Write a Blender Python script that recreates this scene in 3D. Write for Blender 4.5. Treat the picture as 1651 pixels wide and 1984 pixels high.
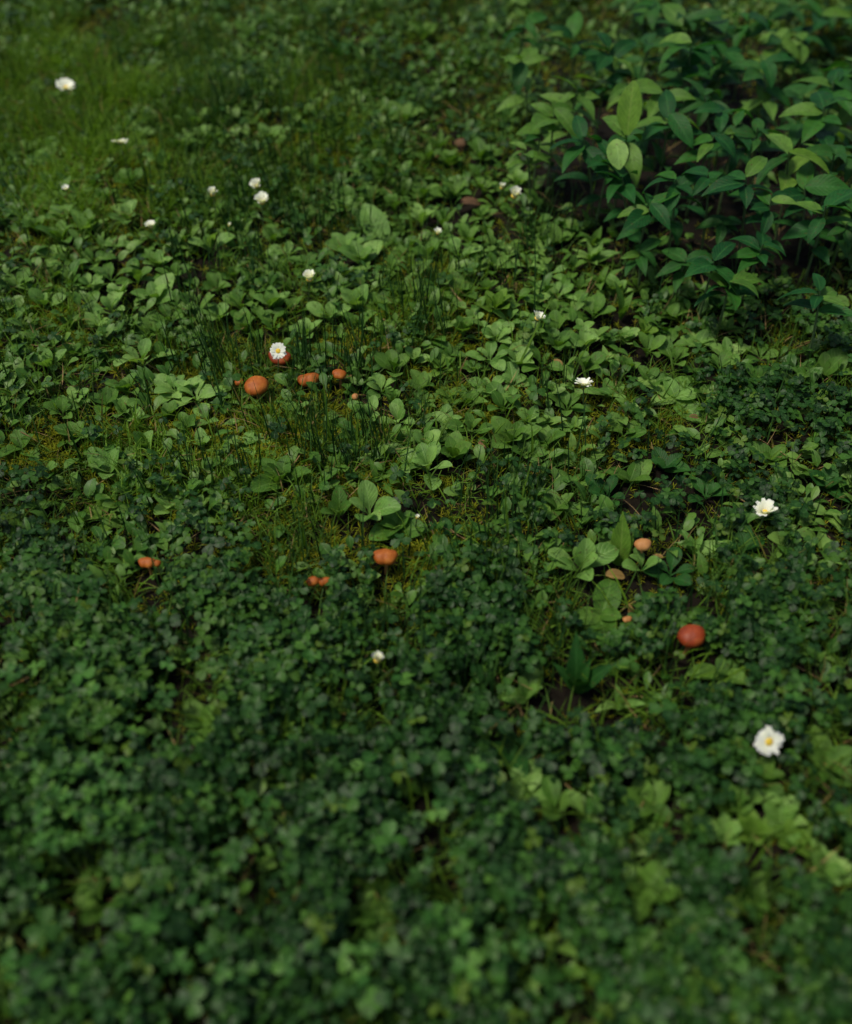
import bpy, math, random
import numpy as np
from mathutils import Vector, Matrix, Euler

random.seed(7)
RNG = np.random.default_rng(11)
R = math.radians
for o in list(bpy.data.objects):
    bpy.data.objects.remove(o)
SC = bpy.context.scene
COL = SC.collection

# ------------------------------------------------------------------ camera
CAM_H, PITCH, FPX, PW, PH = 1.0, R(48), 1970.0, 1651.0, 1984.0
cam_d = bpy.data.cameras.new('camera')
cam = bpy.data.objects.new('camera', cam_d)
COL.objects.link(cam)
cam.location = (0, 0, CAM_H)
cam.rotation_euler = (R(90) - PITCH, 0, 0)
cam_d.sensor_fit = 'VERTICAL'
cam_d.sensor_height = 24
cam_d.lens = 24 * FPX / PH
cam_d.clip_start = 0.02
cam_d.clip_end = 500
cam_d.dof.use_dof = True
cam_d.dof.focus_distance = 1.42
cam_d.dof.aperture_fstop = 1.2
SC.camera = cam

# ------------------------------------------------------------------ light
SUN_EL, SUN_AZ = R(66), R(-95)          # azimuth from +Y towards +X
W = bpy.data.worlds.new('World')
SC.world = W
W.use_nodes = True
nt = W.node_tree
bg = nt.nodes['Background']
sky = nt.nodes.new('ShaderNodeTexSky')
sky.sky_type = 'NISHITA'
sky.sun_disc = False
sky.sun_elevation = SUN_EL
sky.sun_rotation = SUN_AZ
sky.dust_density = 2.5
nt.links.new(sky.outputs[0], bg.inputs[0])
bg.inputs[1].default_value = 0.05
sun_d = bpy.data.lights.new('sun', 'SUN')
sun_d.energy = 1.5
sun_d.angle = R(11)
sun_d.color = (1.0, 0.95, 0.78)
sun = bpy.data.objects.new('sun', sun_d)
COL.objects.link(sun)
sdir = Vector((math.sin(SUN_AZ) * math.cos(SUN_EL), math.cos(SUN_AZ) * math.cos(SUN_EL), math.sin(SUN_EL)))
sun.rotation_euler = sdir.to_track_quat('Z', 'Y').to_euler()
vs = SC.view_settings
vs.view_transform = 'Standard'
vs.look = 'None'
vs.exposure = 1.32
vs.gamma = 1
vs.use_curve_mapping = False

# ------------------------------------------------------------------ geometry helpers
SP, CP = math.sin(PITCH), math.cos(PITCH)


def gz(x, y):
    return (0.016 * np.sin(3.1 * x + 1.3) * np.cos(2.7 * y + .4) + 0.009 * np.sin(7.3 * x - 4.1 * y)
            + 0.006 * np.sin(13.7 * y + 6.1 * x + 2) + 0.03 * np.clip(x - .35, 0, 1.2) * np.clip(y - 1.2, 0, 1.5))


def at(px, py, h=0.0):
    """ground point whose point at height h above the ground is seen at photo pixel (px, py)"""
    u, v = (px - PW / 2) / FPX, (PH / 2 - py) / FPX
    z = h
    for _ in range(6):
        t = (CAM_H - z) / (SP - v * CP)
        x, y = u * t, t * (CP + v * SP)
        z = float(gz(x, y)) + h
    return Vector((x, y, float(gz(x, y))))


def pix(x, y, z):
    dx, dy, dz = x, y, z - CAM_H
    d = dy * CP - dz * SP
    d = np.where(d < .05, .05, d)
    return PW / 2 + FPX * dx / d, PH / 2 - FPX * (dy * SP + dz * CP) / d, d


def ppm(px, py, h=0.0):
    p = at(px, py, h)
    return FPX / float(pix(p.x, p.y, p.z + h)[2])


def mesh_from(name, V, F, uv=None, tint=None, smooth=True, mat=None):
    """V (n,3), F (m,4) quads"""
    V = np.asarray(V, np.float32)
    F = np.asarray(F, np.int32)
    me = bpy.data.meshes.new(name)
    me.vertices.add(len(V))
    me.vertices.foreach_set('co', V.ravel())
    k = F.shape[1]
    me.loops.add(F.size)
    me.loops.foreach_set('vertex_index', F.ravel())
    me.polygons.add(len(F))
    me.polygons.foreach_set('loop_start', np.arange(0, F.size, k, dtype=np.int32))
    me.polygons.foreach_set('loop_total', np.full(len(F), k, np.int32))
    if smooth:
        me.polygons.foreach_set('use_smooth', np.ones(len(F), bool))
    if uv is not None:
        a = me.attributes.new('leafuv', 'FLOAT_VECTOR', 'POINT')
        a.data.foreach_set('vector', np.asarray(uv, np.float32).ravel())
    if tint is not None:
        a = me.attributes.new('tint', 'FLOAT', 'POINT')
        a.data.foreach_set('value', np.asarray(tint, np.float32))
    me.update(calc_edges=True)
    me.validate()
    if mat:
        me.materials.append(mat)
    return me


def merge(parts):
    Vs, Fs, Us, n = [], [], [], 0
    for V, F, U in parts:
        Vs.append(V)
        Fs.append(np.asarray(F) + n)
        Us.append(U)
        n += len(V)
    return np.vstack(Vs), np.vstack(Fs), np.vstack(Us)


def spoon(u):
    return np.where(u < .3, .13 + .05 * u, .13 + .87 * np.sin(np.pi * np.clip((u - .28) / .735, 0, 1) ** 1.15) ** .75)


def oval(u):
    return np.clip(np.sin(np.pi * np.clip(u * .96 + .02, 0, 1) ** .9), 0.04, 1) ** .72


def ovate(u):
    return np.where(u < .06, .1, np.clip(np.sin(np.pi * np.clip(u, 0, 1) ** .72), .015, 1) ** .95)


def lance(u):
    return np.clip(np.sin(np.pi * np.clip(u * .97 + .03, 0, 1) ** .85), .02, 1) ** 1.1


def heart(u):
    return np.interp(u, [0, .15, .4, .7, .9, 1], [.1, .42, .82, 1.0, .86, .5])


def leaf_geo(L, Wd, shape, rows=7, cols=4, curl=.8, cup=.25, wave=.0, lift=0., notch=0., seed=0):
    """leaf along +Y with upper side +Z; lift = start elevation, curl = droop along it"""
    rg = np.random.default_rng(seed)
    u = np.linspace(0, 1, rows + 1)
    w = shape(u) * Wd / 2
    th = lift - curl * u ** 1.4
    ds = L / rows
    yc = np.concatenate([[0], np.cumsum(np.cos((th[1:] + th[:-1]) / 2) * ds)])
    zc = np.concatenate([[0], np.cumsum(np.sin((th[1:] + th[:-1]) / 2) * ds)])
    v = np.linspace(-1, 1, cols + 1)
    U, Vv = np.meshgrid(u, v, indexing='ij')
    Wm = w[:, None] * np.ones_like(Vv)
    ph = rg.uniform(0, 6, 3)
    side = np.sin(U * 9 + ph[0] + Vv * 1.7) * wave * L * np.abs(Vv)
    lat = cup * np.abs(Vv) ** 1.3 * Wm + side
    bend = .06 * L * rg.uniform(-1, 1) * U ** 2
    X = Vv * Wm + bend
    Y = yc[:, None] - np.sin(th)[:, None] * lat
    Z = zc[:, None] + np.cos(th)[:, None] * lat
    if notch:
        Y = Y - notch * L * (1 - np.abs(Vv)) * (U > .95)
    V = np.stack([X, Y, Z], -1).reshape(-1, 3)
    n = cols + 1
    F = [(i * n + j, i * n + j + 1, (i + 1) * n + j + 1, (i + 1) * n + j) for i in range(rows) for j in range(cols)]
    UV = np.stack([U, Vv, np.zeros_like(U)], -1).reshape(-1, 3)
    return V, np.array(F), UV


def tube(pts, r0, r1, n=5):
    pts = [Vector(p) for p in pts]
    V, F = [], []
    for i, p in enumerate(pts):
        t = (pts[min(i + 1, len(pts) - 1)] - pts[max(i - 1, 0)]).normalized()
        a = t.orthogonal().normalized()
        b = t.cross(a)
        r = r0 + (r1 - r0) * i / (len(pts) - 1)
        for k in range(n):
            q = 2 * math.pi * k / n
            V.append(p + a * (r * math.cos(q)) + b * (r * math.sin(q)))
    for i in range(len(pts) - 1):
        for k in range(n):
            F.append((i * n + k, i * n + (k + 1) % n, (i + 1) * n + (k + 1) % n, (i + 1) * n + k))
    V = np.array([tuple(v) for v in V])
    return V, np.array(F), np.zeros((len(V), 3))


def lathe(prof, n=20, rad=lambda a: 1.0, wob=lambda a: 0.0):
    """prof: list of (r, z); closed at both ends by tiny rings"""
    V, F = [], []
    for r, z in prof:
        for k in range(n):
            a = 2 * math.pi * k / n
            q = r * rad(a)
            V.append((q * math.cos(a), q * math.sin(a), z + wob(a) * r))
    for i in range(len(prof) - 1):
        for k in range(n):
            F.append((i * n + k, i * n + (k + 1) % n, (i + 1) * n + (k + 1) % n, (i + 1) * n + k))
    V = np.array(V)
    return V, np.array(F), np.zeros((len(V), 3))


def xf(g, M):
    V, F, U = g
    A = np.array(M)
    return V @ A[:3, :3].T + A[:3, 3], F, U


def T(x, y, z):
    return Matrix.Translation((x, y, z))


def RX(a):
    return Matrix.Rotation(a, 4, 'X')


def RY(a):
    return Matrix.Rotation(a, 4, 'Y')


def RZ(a):
    return Matrix.Rotation(a, 4, 'Z')


# ------------------------------------------------------------------ materials
def new_mat(name):
    m = bpy.data.materials.new(name)
    m.use_nodes = True
    t = m.node_tree
    for n in list(t.nodes):
        t.nodes.remove(n)
    out = t.nodes.new('ShaderNodeOutputMaterial')
    return m, t, out


def N(t, typ, **kw):
    n = t.nodes.new(typ)
    for k, v in kw.items():
        setattr(n, k, v)
    return n


def ramp(t, fac, stops):
    r = N(t, 'ShaderNodeValToRGB')
    el = r.color_ramp.elements
    el[0].position, el[0].color = stops[0][0], (*stops[0][1], 1)
    el[1].position, el[1].color = stops[-1][0], (*stops[-1][1], 1)
    for p, c in stops[1:-1]:
        e = el.new(p)
        e.color = (*c, 1)
    t.links.new(fac, r.inputs[0])
    return r.outputs[0]


def mix(t, fac, a, b, mode='MIX'):
    m = N(t, 'ShaderNodeMix', data_type='RGBA', blend_type=mode)
    for s, v in ((m.inputs[0], fac), (m.inputs[6], a), (m.inputs[7], b)):
        if isinstance(v, (int, float)):
            s.default_value = v
        elif isinstance(v, tuple):
            s.default_value = (*v, 1)
        else:
            t.links.new(v, s)
    return m.outputs[2]


def math_n(t, op, a, b=None):
    m = N(t, 'ShaderNodeMath', operation=op)
    for s, v in ((m.inputs[0], a), (m.inputs[1], b)):
        if v is None:
            continue
        if isinstance(v, (int, float)):
            s.default_value = v
        else:
            t.links.new(v, s)
    return m.outputs[0]


def leaf_mat(name, stops, rib=(.16, .24, .08), rough=.5, trans=.3, obj_tint=True, rib_amt=.5, veins=True, spots=.35, sheen=.14, marks=0., chevron=0.):
    m, t, out = new_mat(name)
    if obj_tint:
        fac = N(t, 'ShaderNodeObjectInfo').outputs['Random']
    else:
        fac = N(t, 'ShaderNodeAttribute', attribute_name='tint').outputs['Fac']
    c = ramp(t, fac, stops)
    geo = N(t, 'ShaderNodeNewGeometry')
    noi = N(t, 'ShaderNodeTexNoise')
    noi.inputs['Scale'].default_value = 90
    noi.inputs['Detail'].default_value = 3
    t.links.new(geo.outputs['Position'], noi.inputs['Vector'])
    blot = ramp(t, noi.outputs[0], [(.35, (.6, .62, .6)), (.65, (1.3, 1.25, 1.1))])
    c = mix(t, spots * 1.6, c, mix(t, 1.0, c, blot, 'MULTIPLY'))
    bump = N(t, 'ShaderNodeBump')
    bump.inputs['Strength'].default_value = .35
    bump.inputs['Distance'].default_value = .0015
    hgt = noi.outputs[0]
    if rib_amt > 0:
        uv = N(t, 'ShaderNodeAttribute', attribute_name='leafuv')
        s = N(t, 'ShaderNodeSeparateXYZ')
        t.links.new(uv.outputs['Vector'], s.inputs[0])
        av = math_n(t, 'ABSOLUTE', s.outputs[1])
        ribf = ramp(t, av, [(0.0, (1, 1, 1)), (.16, (0, 0, 0))])
        c = mix(t, math_n(t, 'MULTIPLY', ribf, rib_amt), c, rib)
        hgt = math_n(t, 'SUBTRACT', hgt, math_n(t, 'MULTIPLY', ribf, .8))
        if chevron:
            q = math_n(t, 'ADD', s.outputs[0], math_n(t, 'MULTIPLY', av, .28))
            cf = ramp(t, q, [(.48, (0, 0, 0)), (.56, (1, 1, 1)), (.60, (1, 1, 1)), (.68, (0, 0, 0))])
            c = mix(t, math_n(t, 'MULTIPLY', cf, chevron), c, (.085, .19, .05))
        if veins:
            a = math_n(t, 'SUBTRACT', math_n(t, 'MULTIPLY', s.outputs[0], 9.0), math_n(t, 'MULTIPLY', av, 2.6))
            vf = math_n(t, 'PINGPONG', a, .5)
            vf = ramp(t, vf, [(0.0, (1, 1, 1)), (.22, (0, 0, 0))])
            c = mix(t, math_n(t, 'MULTIPLY', vf, rib_amt * .45), c, rib)
            hgt = math_n(t, 'SUBTRACT', hgt, math_n(t, 'MULTIPLY', vf, .8))
    if marks:
        n2 = N(t, 'ShaderNodeTexNoise')
        n2.inputs['Scale'].default_value = 260
        n2.inputs['Detail'].default_value = 2
        t.links.new(geo.outputs['Position'], n2.inputs['Vector'])
        mf = ramp(t, n2.outputs[0], [(.64, (0, 0, 0)), (.70, (1, 1, 1))])
        c = mix(t, math_n(t, 'MULTIPLY', mf, marks), c, (.075, .050, .018))
    t.links.new(hgt, bump.inputs['Height'])
    b = N(t, 'ShaderNodeBsdfPrincipled')
    t.links.new(c, b.inputs['Base Color'])
    b.inputs['Roughness'].default_value = rough
    b.inputs['Specular IOR Level'].default_value = sheen
    t.links.new(bump.outputs[0], b.inputs['Normal'])
    tr = N(t, 'ShaderNodeBsdfTranslucent')
    t.links.new(mix(t, 1.0, c, (1.25, 1.3, .5), 'MULTIPLY'), tr.inputs['Color'])
    ms = N(t, 'ShaderNodeMixShader')
    ms.inputs[0].default_value = trans
    t.links.new(b.outputs[0], ms.inputs[1])
    t.links.new(tr.outputs[0], ms.inputs[2])
    t.links.new(ms.outputs[0], out.inputs[0])
    return m


def plain_mat(name, stops, rough=.5, scale=60, bump=.3, sss=0., dist=.002, spec=.5):
    m, t, out = new_mat(name)
    tc = N(t, 'ShaderNodeTexCoord')
    noi = N(t, 'ShaderNodeTexNoise')
    noi.inputs['Scale'].default_value = scale
    noi.inputs['Detail'].default_value = 5
    t.links.new(tc.outputs['Object'], noi.inputs['Vector'])
    c = ramp(t, noi.outputs[0], stops)
    bp = N(t, 'ShaderNodeBump')
    bp.inputs['Strength'].default_value = bump
    bp.inputs['Distance'].default_value = dist
    t.links.new(noi.outputs[0], bp.inputs['Height'])
    b = N(t, 'ShaderNodeBsdfPrincipled')
    t.links.new(c, b.inputs['Base Color'])
    b.inputs['Roughness'].default_value = rough
    b.inputs['Specular IOR Level'].default_value = spec
    t.links.new(bp.outputs[0], b.inputs['Normal'])
    if sss:
        b.inputs['Subsurface Weight'].default_value = sss
        b.inputs['Subsurface Radius'].default_value = (.01, .004, .002)
        b.inputs['Subsurface Scale'].default_value = .5
    t.links.new(b.outputs[0], out.inputs[0])
    return m


M = {}
M['soil'] = plain_mat('dark soil', [(.3, (.003, .002, .001)), (.6, (.006, .004, .002)), (.8, (.014, .009, .004))], .95, 26, .9, dist=.02, spec=.15)  # dark earth lowered towards black, shade of the gaps put into its colour
M['pale'] = leaf_mat('pale rosette leaf', [(0, (0.0851, 0.1960, 0.0310)), (.5, (0.1322, 0.2650, 0.0517)), (1, (0.1837, 0.3230, 0.0733))], (0.2262, 0.3820, 0.1034), trans=.36, sheen=.24, marks=.6)
M['mid'] = leaf_mat('mid green leaf', [(0, (0.0448, 0.1220, 0.0141)), (.5, (0.0706, 0.1640, 0.0207)), (1, (0.0986, 0.2010, 0.0310))], (0.1322, 0.2440, 0.0517), trans=.36, sheen=.18, marks=.7)
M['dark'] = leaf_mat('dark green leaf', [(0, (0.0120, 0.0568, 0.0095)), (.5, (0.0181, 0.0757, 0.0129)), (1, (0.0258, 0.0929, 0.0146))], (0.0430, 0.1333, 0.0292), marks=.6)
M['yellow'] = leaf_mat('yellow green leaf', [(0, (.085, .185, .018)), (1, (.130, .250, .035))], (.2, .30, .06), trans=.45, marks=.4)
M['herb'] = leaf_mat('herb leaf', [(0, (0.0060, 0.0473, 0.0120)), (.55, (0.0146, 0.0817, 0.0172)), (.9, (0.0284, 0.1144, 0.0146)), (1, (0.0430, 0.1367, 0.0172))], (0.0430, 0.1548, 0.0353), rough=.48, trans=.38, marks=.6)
M['clover'] = leaf_mat('clover leaflet', [(0, (0.0077, 0.0353, 0.0056)), (.6, (0.0174, 0.0654, 0.0097)), (1, (0.0375, 0.1032, 0.0130))], (0.0433, 0.1230, 0.0267), rough=.5, rib_amt=.3, veins=False, sheen=.22, chevron=.2)  # clover's own dark green, deepened to shade the foreground by colour
M['brightclover'] = leaf_mat('bright clover leaflet', [(0, (.018, .070, .012)), (.5, (.036, .115, .018)), (1, (.075, .175, .028))], (.08, .19, .05), rough=.5, rib_amt=.3, veins=False, chevron=.15)
M['cloverstuff'] = leaf_mat('clover carpet', [(0, (0.0048, 0.0249, 0.0032)), (.45, (0.0125, 0.0516, 0.0065)), (.9, (0.0347, 0.0998, 0.0113)), (1, (0.0626, 0.1152, 0.0097))], (0.0433, 0.1230, 0.0218), rough=.5, obj_tint=False, rib_amt=.3, veins=False, sheen=.22, chevron=.2)  # dark green lowered further, foreground shade put into the clover colour
M['leafstuff'] = leaf_mat('ground cover leaf', [(0, (0.0246, 0.0830, 0.0085)), (.45, (0.0549, 0.1380, 0.0160)), (1, (0.1266, 0.2280, 0.0432))], (0.1322, 0.2540, 0.0517), rough=.48, obj_tint=False, rib_amt=.4, veins=False, sheen=.25, marks=.5)
M['grass'] = leaf_mat('grass blade', [(0, (.028, .072, .010)), (.45, (.058, .120, .012)), (.82, (.105, .205, .018)), (.9, (.13, .11, .03)), (1, (.20, .15, .06))], rough=.5, obj_tint=False, rib_amt=0, trans=.4)
M['tall'] = leaf_mat('tall dark grass', [(0, (.008, .034, .008)), (.7, (.022, .066, .014)), (1, (.05, .12, .02))], rough=.55, obj_tint=False, rib_amt=0, trans=.25, sheen=.2)
M['moss'] = leaf_mat('moss', [(0, (.080, .115, .006)), (.5, (.165, .190, .010)), (1, (.26, .25, .020))], rough=.8, obj_tint=False, rib_amt=0, trans=.45, sheen=.1)
M['straw'] = leaf_mat('dead straw', [(0, (.10, .06, .025)), (1, (.26, .18, .08))], rough=.8, obj_tint=False, rib_amt=0, trans=.15, sheen=.2)
M['stem'] = plain_mat('green stem', [(.3, (.045, .085, .025)), (.7, (.085, .13, .045))], .5)
M['redstem'] = plain_mat('pale stalk', [(.3, (.13, .11, .045)), (.7, (.20, .17, .07))], .6)
M['petal'] = leaf_mat('white petal', [(0, (.72, .72, .68)), (1, (.82, .82, .78))], rough=.6, obj_tint=True, rib_amt=0, trans=.3, spots=.05, sheen=.2)
M['disc'] = plain_mat('yellow disc', [(.3, (.50, .32, .02)), (.7, (.72, .52, .05))], .8, 500, .8)
M['cap'] = plain_mat('orange mushroom cap', [(.25, (0.161, 0.033, 0.003)), (.45, (0.252, 0.060, 0.004)), (.6, (0.308, 0.087, 0.008)), (.75, (0.420, 0.165, 0.026))], .6, 70, .6, spec=.3)
M['redcap'] = plain_mat('red mushroom cap', [(.25, (0.126, 0.015, 0.004)), (.55, (0.210, 0.032, 0.005)), (.8, (0.322, 0.090, 0.016))], .55, 60, .6, spec=.3)
M['palecap'] = plain_mat('pale orange mushroom cap', [(.25, (0.266, 0.098, 0.026)), (.75, (0.392, 0.195, 0.065))], .6, 60, .5, spec=.3)
M['gill'] = plain_mat('mushroom gill', [(.3, (.42, .20, .07)), (.7, (.60, .34, .14))], .7, 80, .2)
M['stalk'] = plain_mat('mushroom stalk', [(.3, (.36, .15, .04)), (.7, (.52, .28, .09))], .6, 70, .2)
M['tan'] = leaf_mat('tan dead leaf', [(0, (.20, .125, .04)), (1, (.27, .17, .06))], (.12, .07, .02), rough=.7, trans=.2)
M['brown'] = leaf_mat('brown dead leaf', [(0, (.10, .055, .03)), (1, (.18, .10, .05))], (.07, .04, .02), rough=.7, trans=.15)

# ------------------------------------------------------------------ object helpers


def tag(o, label, cat, group=None, kind=None):
    if label:
        o['label'] = label
    if cat:
        o['category'] = cat
    if group:
        o['group'] = group
    if kind:
        o['kind'] = kind
    return o


def link(name, me, parent=None, Mx=None):
    o = bpy.data.objects.new(name, me)
    COL.objects.link(o)
    if parent:
        o.parent = parent
    if Mx is not None:
        o.matrix_local = Mx
    return o


def thing(name, loc, label, cat, group=None, rz=0.0):
    o = bpy.data.objects.new(name, None)
    o.empty_display_size = .02
    COL.objects.link(o)
    o.location = loc
    o.rotation_euler = (0, 0, rz)
    return tag(o, label, cat, group)


# leaf mesh library (shared data)
LIB = {}


def lib(shape, matname, k):
    key = (shape, matname, k)
    if key not in LIB:
        s = k * 17 + len(shape)
        rg = np.random.default_rng(s + 5)
        if shape == 'spoon':
            g = leaf_geo(1, .44 + .1 * rg.random(), spoon, 8, 4, rg.uniform(.5, 1.3), .28, .012, rg.uniform(.2, .5), seed=s)
        elif shape == 'oval':
            g = leaf_geo(1, .56 + .12 * rg.random(), oval, 7, 4, rg.uniform(.4, 1.1), .22, .015, rg.uniform(.1, .4), seed=s)
        elif shape == 'ovate':
            g = leaf_geo(1, .35 + .09 * rg.random(), ovate, 8, 4, rg.uniform(.5, 1.2), .3, .01, rg.uniform(.1, .4), seed=s)
        elif shape == 'strap':
            g = leaf_geo(1, .26 + .05 * rg.random(), lance, 9, 4, rg.uniform(.3, .7), .3, .012, rg.uniform(.1, .3), seed=s)
        elif shape == 'heart':
            g = leaf_geo(1, .92 + .12 * rg.random(), heart, 5, 4, rg.uniform(.1, .5), .16, .01, rg.uniform(-.05, .2), notch=.12, seed=s)
        me = mesh_from('leaf', *g, mat=M[matname])
        LIB[key] = me
    return LIB[key]


def leaf_obj(parent, shape, matname, size, az, elev, loc=(0, 0, 0), roll=0.0, name='leaf', wide=1.0):
    return link(name, lib(shape, matname, random.randrange(5)), parent,
                T(*loc) @ RZ(az) @ RX(elev) @ RY(roll) @ Matrix.Diagonal((size * wide, size, size, 1)))


KEEP = []       # (x, y, radius): nothing of the carpet grows here or just in front


def keep(p, r, front=0.05, fx=None):
    KEEP.append((p.x, p.y, r, front))


# ------------------------------------------------------------------ ground
def build_ground():
    c = np.concatenate([np.linspace(-60, -3, 12)[:-1], np.linspace(-3, 3, 101), np.linspace(3, 60, 12)[1:]])
    yy = c + 1.4
    X, Y = np.meshgrid(c, yy, indexing='ij')
    Z = gz(np.clip(X, -3, 3), np.clip(Y, -2, 5)) + .004 * np.sin(41 * X + 3 * np.sin(23 * Y)) * np.cos(37 * Y)
    n = len(c)
    V = np.stack([X, Y, Z], -1).reshape(-1, 3)
    i, j = np.meshgrid(np.arange(n - 1), np.arange(n - 1), indexing='ij')
    a = (i * n + j).ravel()
    F = np.stack([a, a + n, a + n + 1, a + 1], -1)
    o = link('ground', mesh_from('ground', V, F, mat=M['soil']))
    tag(o, 'dark soil of the lawn under the plants', None, kind='structure')


build_ground()

# ------------------------------------------------------------------ labels by place
LANDMARKS = [
    (496, 740, 'largest orange mushroom'), (541, 682, 'daisy-topped mushroom'), (597, 729, 'split orange cap'),
    (745, 1072, 'lone orange mushroom near the middle'), (1342, 1226, 'red mushroom'),
    (1490, 1437, 'big open daisy'), (730, 1279, 'cupped low white daisy'), (1192, 1112, 'tan curled leaf'),
    (1482, 993, 'right-hand daisy'), (1130, 746, 'flat white daisy'), (722, 445, 'tall single dock leaf'),
    (996, 380, 'daisy below the herbs'), (600, 541, 'round white daisy'), (508, 392, 'cluster of three daisies'),
    (233, 277, 'upper left daisy'), (288, 1085, 'left broken orange cap'), (1040, 618, 'tilted ragged daisy'),
    (1213, 205, 'bright upright herb leaf'), (1415, 535, 'star-shaped herb'), (293, 440, 'small left daisy'),
    (128, 170, 'corner daisy'), (618, 1122, 'two-lobed orange cap'),
]
USED = set()


def where(px, py):
    c = sorted(LANDMARKS, key=lambda l: (l[0] - px) ** 2 + 1.6 * (l[1] - py) ** 2)
    for d in c:
        dx, dy = px - d[0], py - d[1]
        r = math.hypot(dx, dy)
        a = math.degrees(math.atan2(-dy, dx)) % 360
        w = ['right of', 'behind and right of', 'behind', 'behind and left of', 'left of', 'in front and left of',
             'in front of', 'in front and right of'][int((a + 22.5) // 45) % 8]
        dist = 'just' if r < 75 else ('a little way' if r < 150 else ('some way' if r < 260 else ('far' if r < 430 else 'very far')))
        s = f'{dist} {w} the {d[2]}'
        if s not in USED and len(s.split()) <= 12:
            USED.add(s)
            return s
    return f'{dist} {w} the {d[2]}'


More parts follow.
